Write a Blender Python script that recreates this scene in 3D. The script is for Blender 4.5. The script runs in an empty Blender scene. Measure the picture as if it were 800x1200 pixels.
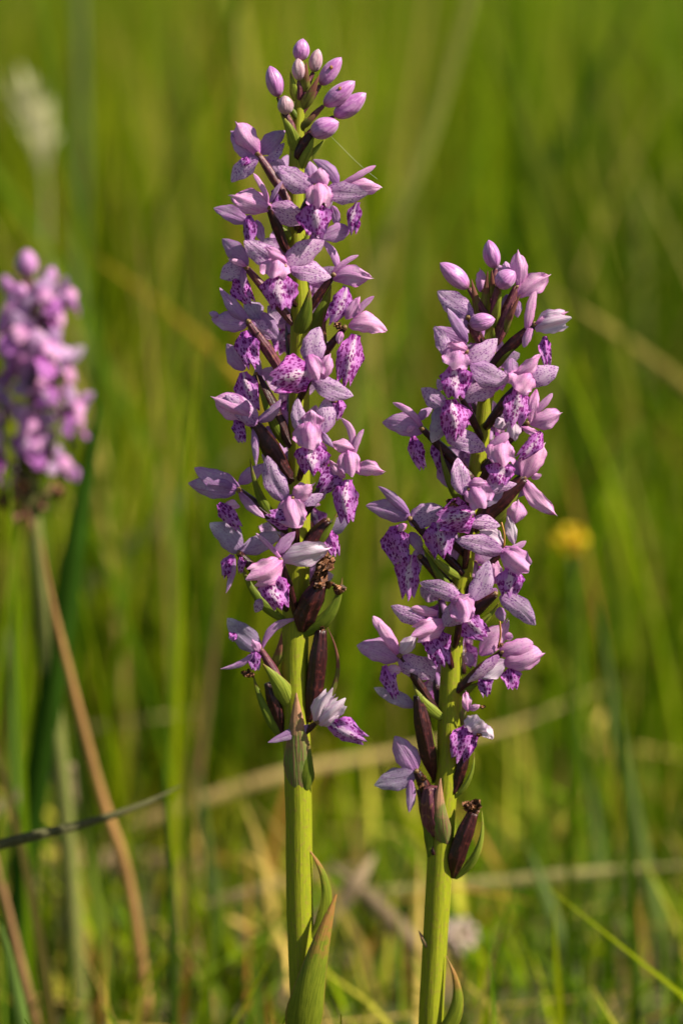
import bpy, math, random
import numpy as np
from mathutils import Vector, Matrix
R = math.radians
rnd = random.Random(11)
C = bpy.context.scene.collection
scn = bpy.context.scene

# ---------------------------------------------------------------- camera
PITCH = R(11.0)
CAM = Vector((0.0, -1.0, 0.475))
cd = bpy.data.cameras.new('camera'); cam = bpy.data.objects.new('camera', cd); C.objects.link(cam)
cam.location = CAM; cam.rotation_euler = (R(90) - PITCH, 0, 0)
cd.sensor_fit = 'VERTICAL'; cd.sensor_height = 36.0; cd.lens = 100.0
cd.clip_start = 0.02; cd.clip_end = 500.0
cd.dof.use_dof = True; cd.dof.focus_distance = 1.008; cd.dof.aperture_fstop = 4.2
scn.camera = cam
FWD = Vector((0, math.cos(PITCH), -math.sin(PITCH)))
UP = Vector((0, math.sin(PITCH), math.cos(PITCH)))
RT = Vector((1, 0, 0))

# ---------------------------------------------------------------- world, sun, exposure
SUN_AZ, SUN_EL = 73.0, 45.0      # degrees right of the direction towards the camera, height
sd = Vector((math.sin(R(SUN_AZ)) * math.cos(R(SUN_EL)), -math.cos(R(SUN_AZ)) * math.cos(R(SUN_EL)), math.sin(R(SUN_EL))))
w = bpy.data.worlds.new('World'); scn.world = w; w.use_nodes = True
nt = w.node_tree; bg = nt.nodes['Background']
sky = nt.nodes.new('ShaderNodeTexSky'); sky.sky_type = 'NISHITA'; sky.sun_disc = False
sky.sun_elevation = R(SUN_EL); sky.sun_rotation = math.atan2(sd.x, sd.y)
nt.links.new(sky.outputs[0], bg.inputs[0]); bg.inputs[1].default_value = 0.05
ld = bpy.data.lights.new('sun', 'SUN'); ld.energy = 5.0; ld.angle = R(0.53); ld.color = (1.0, 0.92, 0.76)
sun = bpy.data.objects.new('sun', ld); C.objects.link(sun)
sun.rotation_euler = sd.to_track_quat('Z', 'Y').to_euler()
scn.view_settings.view_transform = 'Standard'; scn.view_settings.look = 'None'
scn.view_settings.exposure = 0.93; scn.view_settings.gamma = 1.0
scn.cycles.max_bounces = 8; scn.cycles.transparent_max_bounces = 4

# ---------------------------------------------------------------- photo point -> place
LEAN = R(7.0)                      # the orchids lean back a touch
PN = Vector((0, -math.cos(LEAN), math.sin(LEAN)))   # normal of the leaning plane of the stems, towards the camera
P0 = Vector((0, 0.0, 0.28))
PX = 0.03 / 100.0                  # tangent per photo pixel
MM = 0.0003                        # metres per photo pixel at the orchids
def ray(x, y):
    return (FWD + RT * ((x - 400) * PX) - UP * ((y - 600) * PX))
def at(x, y, d=0.0):               # d: photo-pixel units towards the camera from the stem plane
    r = ray(x, y); o = P0 + PN * (d * MM)
    t = (o - CAM).dot(PN) / r.dot(PN)
    return CAM + r * t
def far(x, y, D):                  # a point D metres in front of the camera (along the ground)
    r = ray(x, y); return CAM + r * (D / r.y)

# ---------------------------------------------------------------- object helpers
def tag(o, label=None, cat=None, group=None, kind=None):
    if label: o['label'] = label
    if cat: o['category'] = cat
    if group: o['group'] = group
    if kind: o['kind'] = kind
    return o
def empty(name, loc):
    o = bpy.data.objects.new(name, None); C.objects.link(o); o.location = loc; o.empty_display_size = 0.02
    return o
def mesh(name, V, F, mat, uvs=None, nn=None, col=None):
    me = bpy.data.meshes.new(name); me.from_pydata([tuple(v) for v in V], [], F)
    me.materials.append(mat)
    me.polygons.foreach_set('use_smooth', [True] * len(me.polygons))
    vi = np.empty(len(me.loops), dtype=np.int32); me.loops.foreach_get('vertex_index', vi)
    for nm, arr in (('mm', uvs), ('nn', nn)):
        if arr is not None:
            l = me.uv_layers.new(name=nm); l.data.foreach_set('uv', np.asarray(arr, dtype=np.float32)[vi].ravel())
    if col is not None:
        a = me.color_attributes.new('Col', 'FLOAT_COLOR', 'POINT'); a.data.foreach_set('color', np.asarray(col, dtype=np.float32).ravel())
    me.update()
    return me
def link(name, me, parent=None, loc=(0, 0, 0)):
    o = bpy.data.objects.new(name, me); C.objects.link(o); o.parent = parent; o.location = loc
    return o

# ---------------------------------------------------------------- materials
class N:
    def __init__(s, name):
        s.m = bpy.data.materials.new(name); s.m.use_nodes = True; s.t = s.m.node_tree
        for n in list(s.t.nodes): s.t.nodes.remove(n)
        s.out = s.t.nodes.new('ShaderNodeOutputMaterial')
    def n(s, typ, ins=None, **kw):
        x = s.t.nodes.new('ShaderNode' + typ)
        for k, v in kw.items(): setattr(x, k, v)
        for k, v in (ins or {}).items():
            if isinstance(v, bpy.types.NodeSocket): s.t.links.new(v, x.inputs[k])
            else: x.inputs[k].default_value = v + (1.0,) if (isinstance(v, tuple) and x.inputs[k].type == 'RGBA' and len(v) == 3) else v
        return x
    def math(s, op, a, b=0.0, c=0.0):
        return s.n('Math', {0: a, 1: b, 2: c}, operation=op).outputs[0]
    def ramp(s, v, a, b, lo=0.0, hi=1.0):
        return s.n('MapRange', {0: v, 1: a, 2: b, 3: lo, 4: hi}, interpolation_type='SMOOTHSTEP').outputs[0]
    def mix(s, f, a, b):
        x = s.n('Mix', data_type='RGBA')
        for sock, v in ((x.inputs[0], f), (x.inputs[6], a), (x.inputs[7], b)):
            if isinstance(v, bpy.types.NodeSocket): s.t.links.new(v, sock)
            else: sock.default_value = v if not isinstance(v, tuple) else (v + (1,))[:4]
        return x.outputs[2]
    def uv(s, name):
        return s.n('UVMap', uv_map=name).outputs[0]
    def scale(s, v, x, y, z=1.0):
        return s.n('VectorMath', {0: v, 1: (x, y, z)}, operation='MULTIPLY').outputs[0]
    def finish(s, col, rough=0.5, trans=0.0, bump=None, bdist=0.0002, spec=0.3, tcol=None, sheen=0.0):
        ins = {'Base Color': col, 'Roughness': rough, 'Specular IOR Level': spec}
        if sheen: ins['Sheen Weight'] = sheen
        if bump is not None:
            b = s.n('Bump', {'Height': bump, 'Distance': bdist, 'Strength': 1.0}); ins['Normal'] = b.outputs[0]
        p = s.n('BsdfPrincipled', ins)
        o = p.outputs[0]
        if trans:
            t = s.n('BsdfTranslucent', {'Color': tcol if tcol is not None else col})
            o = s.n('MixShader', {0: trans, 1: o, 2: t.outputs[0]}).outputs[0]
        s.t.links.new(o, s.out.inputs[0]); return s.m

def petal_mat(name, base, vein, dots=None, tipc=None, trans=0.3, pale=None, density=1.0, dscale=0.8, dr=0.30, rand=True, mott=0.25):
    m = N(name); mm = m.uv('mm'); nn = m.uv('nn')
    sep = m.n('SeparateXYZ', {0: nn}); ac, al = sep.outputs[0], sep.outputs[1]
    info = m.n('ObjectInfo').outputs['Random']
    st = m.n('TexNoise', {'Vector': m.scale(mm, 1.7, 0.16), 'Scale': 1.0, 'Detail': 3.0}, noise_dimensions='2D').outputs[0]
    mo = m.n('TexNoise', {'Vector': mm, 'Scale': 0.45, 'Detail': 4.0}, noise_dimensions='2D').outputs[0]
    c = m.mix(m.math('MULTIPLY', m.ramp(st, 0.45, 0.68), 0.60), base, vein)
    c = m.mix(m.math('MULTIPLY', m.ramp(mo, 0.35, 0.7), mott), c, tuple(min(1, x * 1.28) for x in base))
    c = m.mix(m.math('MULTIPLY', m.ramp(al, 0.34, 0.0), 0.7), c, vein)
    c = m.mix(m.math('MULTIPLY', m.math('MULTIPLY', m.ramp(al, 0.3, 0.6), m.ramp(mo, 0.62, 0.36)), 0.35 if pale is None else 0.0), c, tuple(0.35 + 0.65 * x for x in base))
    # coloured margin of each petal
    edge = m.ramp(m.math('ABSOLUTE', m.math('SUBTRACT', ac, 0.5)), 0.40, 0.5)
    c = m.mix(m.math('MULTIPLY', edge, 0.65), c, vein)
    if tipc: c = m.mix(m.math('MULTIPLY', m.ramp(al, 0.72, 1.0), 0.8), c, tipc)
    if pale:
        wv = m.math('ADD', m.math('ABSOLUTE', m.math('SUBTRACT', ac, 0.5)), m.math('MULTIPLY', m.math('SUBTRACT', mo, 0.5), 0.28))
        pm = m.math('MULTIPLY', m.ramp(wv, 0.17, 0.05), m.ramp(al, 0.92, 0.6))
        c = m.mix(m.math('MULTIPLY', pm, 0.72), c, pale)
    if dots:
        wob = m.n('TexNoise', {'Vector': mm, 'Scale': 1.3, 'Detail': 2.0}, noise_dimensions='2D').outputs['Color']
        v2 = m.n('VectorMath', {0: mm, 1: m.n('VectorMath', {0: wob, 1: (0.9, 0.9, 0)}, operation='MULTIPLY').outputs[0]}, operation='ADD').outputs[0]
        vo = m.n('TexVoronoi', {'Vector': m.scale(v2, 1.5, 0.78), 'Scale': dscale, 'Randomness': 0.85}, voronoi_dimensions='2D')
        sz = m.n('SeparateXYZ', {0: vo.outputs['Color']}).outputs[0]
        thr = m.math('MULTIPLY', m.math('ADD', m.math('MULTIPLY', sz, 0.75), 0.45), dr)
        dm = m.ramp(m.math('SUBTRACT', vo.outputs['Distance'], thr), 0.05, -0.06)
        pr = m.ramp(m.math('ADD', m.n('TexNoise', {'Vector': mm, 'Scale': 0.33, 'Detail': 1.0}, noise_dimensions='2D').outputs[0], m.math('MULTIPLY', info, 0.15)), 0.36 if density < 1 else 0.1, 0.5 if density < 1 else 0.2)
        dm = m.math('MULTIPLY', m.math('MULTIPLY', dm, pr), density)
        c = m.mix(dm, c, dots)
    hs = m.n('HueSaturation', {'Hue': m.math('ADD', m.math('MULTIPLY', info, 0.03), 0.487), 'Value': m.math('ADD', m.math('MULTIPLY', info, 0.24), 0.88), 'Saturation': 1.0, 'Color': c}).outputs[0]
    bn = m.n('TexNoise', {'Vector': mm, 'Scale': 2.6, 'Detail': 2.0}, noise_dimensions='2D').outputs[0]
    bump = m.math('ADD', m.math('MULTIPLY', st, 1.1), m.math('MULTIPLY', bn, 0.6))
    return m.finish(hs, 0.55, trans + 0.10, bump, 0.00018, 0.2)

M = {}
M['S'] = petal_mat('sepal_inner', (0.60, 0.38, 0.61), (0.45, 0.18, 0.48), dots=(0.23, 0.05, 0.30), density=0.85, dscale=1.0, dr=0.29)
M['B'] = petal_mat('sepal_outer_shaded', (0.46, 0.25, 0.49), (0.32, 0.11, 0.37), dots=(0.22, 0.07, 0.30), density=0.3, dscale=0.8, dr=0.22, trans=0.25)  # outer face; darker violet also has the shade of left-hand sepals painted in
M['P'] = petal_mat('petal_pink', (0.74, 0.37, 0.65), (0.56, 0.14, 0.49), dots=(0.38, 0.07, 0.42), density=0.35, dscale=0.9, dr=0.2, trans=0.3)
M['W'] = petal_mat('petal_white', (0.76, 0.60, 0.74), (0.56, 0.28, 0.54), trans=0.3)
M['G'] = petal_mat('sepal_grey', (0.36, 0.27, 0.42), (0.26, 0.15, 0.32), dots=(0.16, 0.05, 0.22), density=0.4, dscale=0.8, dr=0.24, trans=0.22, tipc=(0.75, 0.62, 0.75))
M['L'] = petal_mat('lip_spotted', (0.54, 0.21, 0.58), (0.48, 0.07, 0.50), dots=(0.21, 0.005, 0.19), density=0.95, dscale=0.72, dr=0.40, pale=(0.78, 0.62, 0.72), trans=0.25)
M['K'] = petal_mat('lip_dark', (0.42, 0.14, 0.48), (0.36, 0.05, 0.40), dots=(0.15, 0.005, 0.15), density=1.0, dscale=0.7, dr=0.38, trans=0.22)

def leaf_mat(name, base, dark, tip, rough=0.45, trans=0.2, tipstart=0.6):
    m = N(name); mm = m.uv('mm'); nn = m.uv('nn')
    sep = m.n('SeparateXYZ', {0: nn}); ac, al = sep.outputs[0], sep.outputs[1]
    st = m.n('TexNoise', {'Vector': m.scale(mm, 2.2, 0.12), 'Scale': 1.0, 'Detail': 3.0}, noise_dimensions='2D').outputs[0]
    mo = m.n('TexNoise', {'Vector': mm, 'Scale': 0.35, 'Detail': 4.0}, noise_dimensions='2D').outputs[0]
    c = m.mix(m.ramp(st, 0.4, 0.65), base, dark)
    e = m.ramp(m.math('ABSOLUTE', m.math('SUBTRACT', ac, 0.5)), 0.42, 0.5)
    t = m.ramp(m.math('ADD', al, m.math('MULTIPLY', m.math('SUBTRACT', mo, 0.5), 0.7)), tipstart, tipstart + 0.28)
    c = m.mix(m.math('MAXIMUM', m.math('MULTIPLY', e, 0.6), t), c, tip)
    c = m.mix(m.math('MULTIPLY', m.ramp(mo, 0.55, 0.75), 0.5), c, dark)
    return m.finish(c, rough, trans, m.math('ADD', st, m.math('MULTIPLY', mo, 0.4)), 0.0002, 0.15)
M['gr'] = leaf_mat('bract_green', (0.15, 0.19, 0.018), (0.10, 0.145, 0.014), (0.17, 0.10, 0.035), tipstart=0.72)
M['yg'] = leaf_mat('bract_yellow_green', (0.26, 0.30, 0.035), (0.16, 0.21, 0.02), (0.24, 0.12, 0.05), tipstart=0.78)
M['rd'] = leaf_mat('bract_reddish', (0.20, 0.22, 0.035), (0.13, 0.12, 0.03), (0.20, 0.075, 0.055), tipstart=0.35)
M['tn'] = leaf_mat('bract_tan', (0.17, 0.22, 0.05), (0.22, 0.13, 0.07), (0.42, 0.22, 0.13), tipstart=0.45)
M['lf'] = leaf_mat('stem_leaf', (0.19, 0.22, 0.016), (0.13, 0.165, 0.012), (0.30, 0.15, 0.04), tipstart=0.58)
def tube_mat(name, a, b, c2=None, rough=0.4, str_=(30, 3), bd=0.0003, spec=0.35, trans=0.0):
    m = N(name); mm = m.uv('mm')
    st = m.n('TexNoise', {'Vector': m.scale(mm, 1.5, 0.1), 'Scale': 1.0, 'Detail': 4.0}, noise_dimensions='2D').outputs[0]
    mo = m.n('TexNoise', {'Vector': mm, 'Scale': 0.5, 'Detail': 5.0}, noise_dimensions='2D').outputs[0]
    c = m.mix(m.ramp(st, 0.38, 0.66), a, b)
    if c2: c = m.mix(m.ramp(mo, 0.52, 0.72), c, c2)
    return m.finish(c, rough, trans, m.math('ADD', st, m.math('MULTIPLY', mo, 0.5)), bd, spec)
M['stem'] = tube_mat('orchid_stem', (0.26, 0.275, 0.010), (0.20, 0.225, 0.010), (0.24, 0.21, 0.022), 0.5, bd=0.00012, spec=0.2, trans=0.06)
M['ov'] = tube_mat('ovary_burgundy', (0.040, 0.008, 0.010), (0.018, 0.004, 0.006), (0.085, 0.018, 0.016), 0.36)
M['ovr'] = tube_mat('ovary_red', (0.15, 0.040, 0.060), (0.07, 0.014, 0.03), (0.22, 0.09, 0.06), 0.42)
M['thr'] = tube_mat('column_throat', (0.24, 0.17, 0.05), (0.14, 0.055, 0.035), (0.35, 0.22, 0.10), 0.4)
M['wi'] = tube_mat('withered_brown', (0.16, 0.060, 0.022), (0.05, 0.018, 0.010), (0.36, 0.16, 0.07), 0.6, bd=0.0006)
M['anth'] = tube_mat('dry_filament', (0.42, 0.20, 0.05), (0.24, 0.10, 0.03), None, 0.5)
# bud
def bud_mat(name, base, dark, basec):
    m = N(name); mm = m.uv('mm'); nn = m.uv('nn')
    sep = m.n('SeparateXYZ', {0: nn}); al = sep.outputs[1]
    st = m.n('TexNoise', {'Vector': m.scale(mm, 0.9, 0.16), 'Scale': 1.0, 'Detail': 4.0}, noise_dimensions='2D').outputs[0]
    mo = m.n('TexNoise', {'Vector': mm, 'Scale': 0.7, 'Detail': 3.0}, noise_dimensions='2D').outputs[0]
    c = m.mix(m.ramp(st, 0.4, 0.65), base, dark)
    c = m.mix(m.math('MULTIPLY', m.ramp(mo, 0.5, 0.75), 0.4), c, tuple(min(1, x * 1.25) for x in base))
    c = m.mix(m.ramp(al, 0.20, 0.0), c, basec)
    return m.finish(c, 0.36, 0.06, m.math('ADD', st, m.math('MULTIPLY', mo, 0.4)), 0.0003, 0.4, sheen=0.15)
M['bud'] = bud_mat('bud_lilac', (0.52, 0.24, 0.50), (0.38, 0.12, 0.38), (0.26, 0.07, 0.15))
M['budp'] = bud_mat('bud_pale', (0.48, 0.31, 0.36), (0.38, 0.20, 0.27), (0.24, 0.22, 0.07))

# ---------------------------------------------------------------- plant surfaces
def prof_sepal(u): return max(0.0, math.sin(math.pi * min(1, u) ** 0.86)) ** 0.72 if u > 0 else 0
def prof_obt(u): return max(0.0, math.sin(math.pi * u ** 1.25)) ** 0.55 if u > 0 else 0
def prof_bract(u):
    return (0.55 + 0.45 * min(1, u / 0.3)) * max(0.0, 1 - max(0, u - 0.25) / 0.75) ** 0.85
def prof_hood(u): t = min(1, u / 0.42); return (0.40 + 0.60 * t * t * (3 - 2 * t)) * (1 - 0.22 * max(0, (u - 0.6) / 0.4) ** 2)
def prof_thin(u): return (0.55 + 0.45 * math.sin(math.pi * u)) * (1 if u < 0.8 else max(0, 1 - ((u - 0.8) / 0.2) ** 2) ** 0.5)

def sheet(p0, p1, wd, nref, kind='S', roll=0.0, bend=0.1, cup=0.4, sb=0.0, curl=0.0, wave=0.05, nu=13, nv=8, off=None, mat=None, name='petal'):
    """a curved petal, lip or bract as one sheet between two places; returns mesh relative to off"""
    p0 = Vector(p0); p1 = Vector(p1); off = Vector(off) if off is not None else Vector((0, 0, 0))
    ax = p1 - p0; L = ax.length or 1e-4; a = ax / L
    n = Vector(nref) - a * a.dot(nref)
    if n.length < 1e-4: n = a.orthogonal()
    n.normalize(); n = Matrix.Rotation(roll, 3, a) @ n
    s = a.cross(n); n0, s0 = n, s; tw = 0.0 if kind in ('br', 'H', 'L') else rnd.uniform(-0.75, 0.75); asy = rnd.uniform(-.16, .16) if kind != 'br' else 0
    ph = rnd.random() * 6.28; ph2 = rnd.random() * 6.28; pl = rnd.choice((-.45, .4, .5)); ou = rnd.random() * 90; ov = rnd.random() * 90
    lip = kind in 'LK'
    prof = {'S': prof_sepal, 'B': prof_sepal, 'G': prof_sepal, 'P': prof_obt, 'W': prof_obt, 'H': prof_hood, 'T': prof_thin, 'br': prof_bract}.get(kind, prof_sepal)
    V = []; UVm = []; UVn = []
    sc = math.sin(max(0.05, abs(cup))) * (1 if cup >= 0 else -1)
    for i in range(nu + 1):
        u = i / nu
        if lip:
            t = min(1, u / 0.5); t = t * t * (3 - 2 * t)
            h = wd / 2 * (0.34 + 0.66 * t) * (1 - 0.30 * max(0, (u - 0.55) / 0.45) ** 1.5)
        else:
            uu = 0.02 + 0.975 * u
            h = wd / 2 * max(0.05, prof(uu))
        c4 = 4 * u * (1 - u); hh = h
        for j in range(nv + 1):
            v = -1 + 2 * j / nv
            ul = u; h = hh * (1 + asy * v * c4 + (0.05 * math.sin(8 * u + ph2 + 2 * v) + (0.05 if abs(v) > 0.8 else 0) * math.sin(21 * u + ph) if kind != 'br' else 0))
            if lip:
                ul = u * (1 + 0.09 * math.cos(3 * math.pi * v) - 0.20 * abs(v) ** 3 + 0.03 * math.sin(7 * v + ph) - 0.03)
            elif kind == 'H':
                ul = u * (0.94 - 0.16 * abs(v) ** 2 + 0.07 * math.cos(2 * math.pi * v) + 0.05 * math.sin(7 * v + ph))
            elif kind in 'PW':
                ul = u * (1 - 0.10 * abs(v) + 0.07 * math.sin(6 * v + ph) + 0.03 * math.sin(13 * v + ph2))
            c = p0 + a * (L * ul) + n * (bend * L * c4 - curl * L * ul ** 3) + s * (sb * L * c4)
            phi = v * abs(cup); ta = tw * (u - 0.3); n = math.cos(ta) * n0 + math.sin(ta) * s0; s = math.cos(ta) * s0 - math.sin(ta) * n0
            q = c + s * (h * math.sin(phi) / math.sin(max(0.05, abs(cup)))) - n * (h * (1 - math.cos(phi)) / sc)
            q += n * (wave * h * v * v * math.sin(9 * u + ph + (2 if v > 0 else 0)) + wave * 0.35 * h * math.sin(5 * u + 4 * v + ph2))
            if lip:   # folds of the lip: raised middle ridge and frilled margin
                q += n * (h * (0.20 * math.exp(-(v / 0.22) ** 2) * (1 - 0.6 * u) + 0.12 * abs(v) ** 2 * math.sin(13 * u + ph + 3 * v) * u))
            elif kind == 'H':   # keel, pleats between the parts of the hood and a flared margin
                q += n * (h * (0.16 * math.exp(-(v / 0.16) ** 2) - 0.20 * math.exp(-((abs(v) - 0.45) / 0.13) ** 2) + 0.9 * max(0, abs(v) - 0.72) * u + 0.9 * max(0, u - 0.74) * (0.6 + math.cos(5 * v + ph))))
            elif kind in 'PW':
                q += n * (h * (0.08 * math.exp(-(v / 0.2) ** 2) - 0.09 * math.exp(-((v - pl) / 0.14) ** 2) + 0.9 * max(0, u - 0.72) * math.sin(5 * v + ph2)))
            else:     # groove along the midrib
                q -= n * (0.07 * h * math.exp(-(v / 0.16) ** 2))
            V.append(q - off); UVm.append((v * h * 1000 + ou, ul * L * 1000 + ov)); UVn.append((j / nv, u))
    F = []; k = nv + 1
    for i in range(nu):
        for j in range(nv): F.append((i * k + j, i * k + j + 1, (i + 1) * k + j + 1, (i + 1) * k + j))
    return mesh(name, V, F, mat, UVm, UVn)

def tube(pts, rad, off=(0, 0, 0), mat=None, seg=10, sub=5, ribs=0, ramp=0.0, twist=0.0, name='stem', flat=1.0, wob=0.0):
    """smooth tube through points with a radius at each"""
    off = Vector(off); P = [Vector(p) for p in pts]
    Q = []; Rr = []
    for i in range(len(P) - 1):
        a = P[i - 1] if i else P[i] * 2 - P[i + 1]; b = P[i]; c = P[i + 1]; d = P[i + 2] if i + 2 < len(P) else P[i + 1] * 2 - P[i]
        for k in range(sub):
            t = k / sub
            Q.append(0.5 * ((2 * b) + (c - a) * t + (2 * a - 5 * b + 4 * c - d) * t * t + (3 * b - a - 3 * c + d) * t ** 3))
            Rr.append(rad[i] * (1 - t) + rad[i + 1] * t)
    Q.append(P[-1]); Rr.append(rad[-1])
    V = []; U = []; Un = []; L = 0; ref = Vector((0.13, -0.99, 0.05)); ou = rnd.random() * 50
    for i, q in enumerate(Q):
        tg = (Q[min(i + 1, len(Q) - 1)] - Q[max(i - 1, 0)]).normalized()
        if i: L += (q - Q[i - 1]).length
        n = (ref - tg * tg.dot(ref))
        if n.length < 1e-3: n = tg.orthogonal()
        n.normalize(); s = tg.cross(n)
        for j in range(seg + 1):
            an = 2 * math.pi * j / seg; r = Rr[i] * (1 + wob * math.sin(i * 1.3 + j * 2.1))
            if ribs: r *= 1 + ramp * math.cos(ribs * an + twist * i / len(Q))
            V.append(q + n * (math.cos(an) * r * flat) + s * (math.sin(an) * r) - off)
            U.append((an * max(Rr) * 1000 + ou, L * 1000)); Un.append((j / seg, i / (len(Q) - 1)))
    F = []; k = seg + 1
    for i in range(len(Q) - 1):
        for j in range(seg): F.append((i * k + j, i * k + j + 1, (i + 1) * k + j + 1, (i + 1) * k + j))
    F.append(tuple(range(seg - 1, -1, -1))); b = (len(Q) - 1) * k; F.append(tuple(b + j for j in range(seg)))
    return mesh(name, V, F, mat, U, Un)

def bud_mesh(p0, p1, wd, off, mat, nref, name='bud', fac=1.0):
    p0 = Vector(p0); p1 = Vector(p1); ax = p1 - p0; L = ax.length; a = ax / L
    n = Vector(nref) - a * a.dot(nref); n.normalize(); n = Matrix.Rotation(rnd.uniform(-0.8, 0.8), 3, a) @ n; s = a.cross(n)
    V = []; U = []; Un = []; nu, nv = 16, 18; ou = rnd.random() * 50; sg = rnd.uniform(-1, 1)
    for i in range(nu + 1):
        u = i / nu
        h = wd / 2 * (max(0, math.sin(math.pi * min(1, u) ** 0.88)) ** 0.62) if 0 < u < 1 else 0.0
        if u > 0.9: h *= 0.9
        for j in range(nv + 1):
            an = 2 * math.pi * j / nv
            # three sepals meet in shallow seams
            ss = abs(math.sin(1.5 * an + 0.6 * sg * u))
            r = h * (0.88 + 0.15 * ss ** 0.4) * (1 + 0.03 * math.sin(an * 2 + ou))
            V.append(p0 + a * (u * L) + n * (math.cos(an) * r + 0.05 * L * math.sin(math.pi * u) * sg) + s * (math.sin(an) * r) - Vector(off))
            U.append((an * wd * 500 + ou, u * L * 1000)); Un.append((j / nv, u))
    F = []; k = nv + 1
    for i in range(nu):
        for j in range(nv): F.append((i * k + j, i * k + j + 1, (i + 1) * k + j + 1, (i + 1) * k + j))
    return mesh(name, V, F, mat, U, Un)

def blob(c, r, off, mat, name='column', sq=(1, 1, 1), rough=0.15):
    V = []; U = []; F = []; nu, nv = 8, 10
    for i in range(nu + 1):
        t = math.pi * i / nu
        for j in range(nv + 1):
            p = 2 * math.pi * (j % nv) / nv
            k = 1 + rough * math.sin(3 * t + 2 * p + c[0] * 999) + rough * 0.6 * math.sin(5 * p + i)
            V.append(Vector(c) + Vector((math.sin(t) * math.cos(p) * sq[0], math.sin(t) * math.sin(p) * sq[1], math.cos(t) * sq[2])) * (r * k) - Vector(off))
            U.append((p * r * 1000, t * r * 1000))
    k = nv + 1
    for i in range(nu):
        for j in range(nv): F.append((i * k + j, i * k + j + 1, (i + 1) * k + j + 1, (i + 1) * k + j))
    return mesh(name, V, F, mat, U, U)

def crumple(c, r, off, stretch=1.3):
    """a withered flower: several dry folded lobes in one mass"""
    V = []; F = []; U = []; g = random.Random(int(c[0] * 1e6) & 1023)
    for q in range(9):
        d = Vector((g.uniform(-1, 1), g.uniform(-1, 1), g.uniform(-0.8, 1.2) * stretch)).normalized()
        b = Vector(c) + Vector((g.uniform(-1, 1), g.uniform(-1, 1), g.uniform(-1, 1) * stretch)) * (r * 0.42)
        n = d.orthogonal().normalized(); n = Matrix.Rotation(g.uniform(0, 6), 3, d) @ n; s = d.cross(n)
        o = len(V); nu, nv = 7, 6; L = r * g.uniform(0.8, 1.35); W = r * g.uniform(0.3, 0.55); f = g.uniform(2, 5)
        for i in range(nu + 1):
            u = i / nu; h = W * (0.35 + 0.65 * math.sin(math.pi * (0.1 + 0.8 * u)))
            for j in range(nv + 1):
                v = -1 + 2 * j / nv
                x = b + d * (L * (u - 0.3)) + s * (h * v * 0.9) + n * (h * 0.75 * math.sin(f * v * 2 + u * 5) + g.uniform(-1, 1) * r * 0.07)
                V.append(x - Vector(off)); U.append((v * h * 1000 + q * 7, u * L * 1000 + q * 5))
        k = nv + 1
        for i in range(nu):
            for j in range(nv): F.append((o + i * k + j, o + i * k + j + 1, o + (i + 1) * k + j + 1, o + (i + 1) * k + j))
    return mesh('withered_flower', V, F, M['wi'], U, U)

# ---------------------------------------------------------------- one orchid, described piece by piece
# piece codes: S spotted sepal, B sepal seen from behind with shade painted into its colour, G greyish sepal, P pink petal, W white petal, H hood,
# T narrow petal, L spotted lip with pale middle, K darker lip, Z thin dry filament
NAMES = {'S': 'sepal', 'B': 'sepal', 'G': 'sepal', 'P': 'petal', 'W': 'petal', 'H': 'hood', 'V': 'hood', 'T': 'petal', 'L': 'lip', 'K': 'lip', 'Z': 'filament', 'Q': 'petal'}
DD = {'S': (0, -5), 'B': (-2, -7), 'G': (-1, -5), 'P': (1, 4), 'W': (1, 5), 'H': (0, 11), 'V': (0, 11), 'T': (1, 3), 'L': (2, 7), 'K': (0, 3), 'Z': (3, 5), 'Q': (1, 2)}
SH = {  # bend, cup, wave, curl
 'S': (0.06, 0.55, 0.10, 0.03), 'B': (0.06, 0.6, 0.08, 0.03), 'G': (0.05, 0.5, 0.08, 0.03), 'P': (0.12, 0.6, 0.18, 0.06), 'W': (0.12, 0.62, 0.16, 0.06),
 'H': (0.16, 1.0, 0.14, 0.0), 'V': (0.16, 1.0, 0.12, 0.0), 'T': (0.05, 0.7, 0.0, 0.0), 'L': (0.08, 0.5, 0.20, 0.0), 'K': (0.08, 0.5, 0.22, 0.0), 'Q': (0.1, 0.7, 0.05, 0)}
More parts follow.
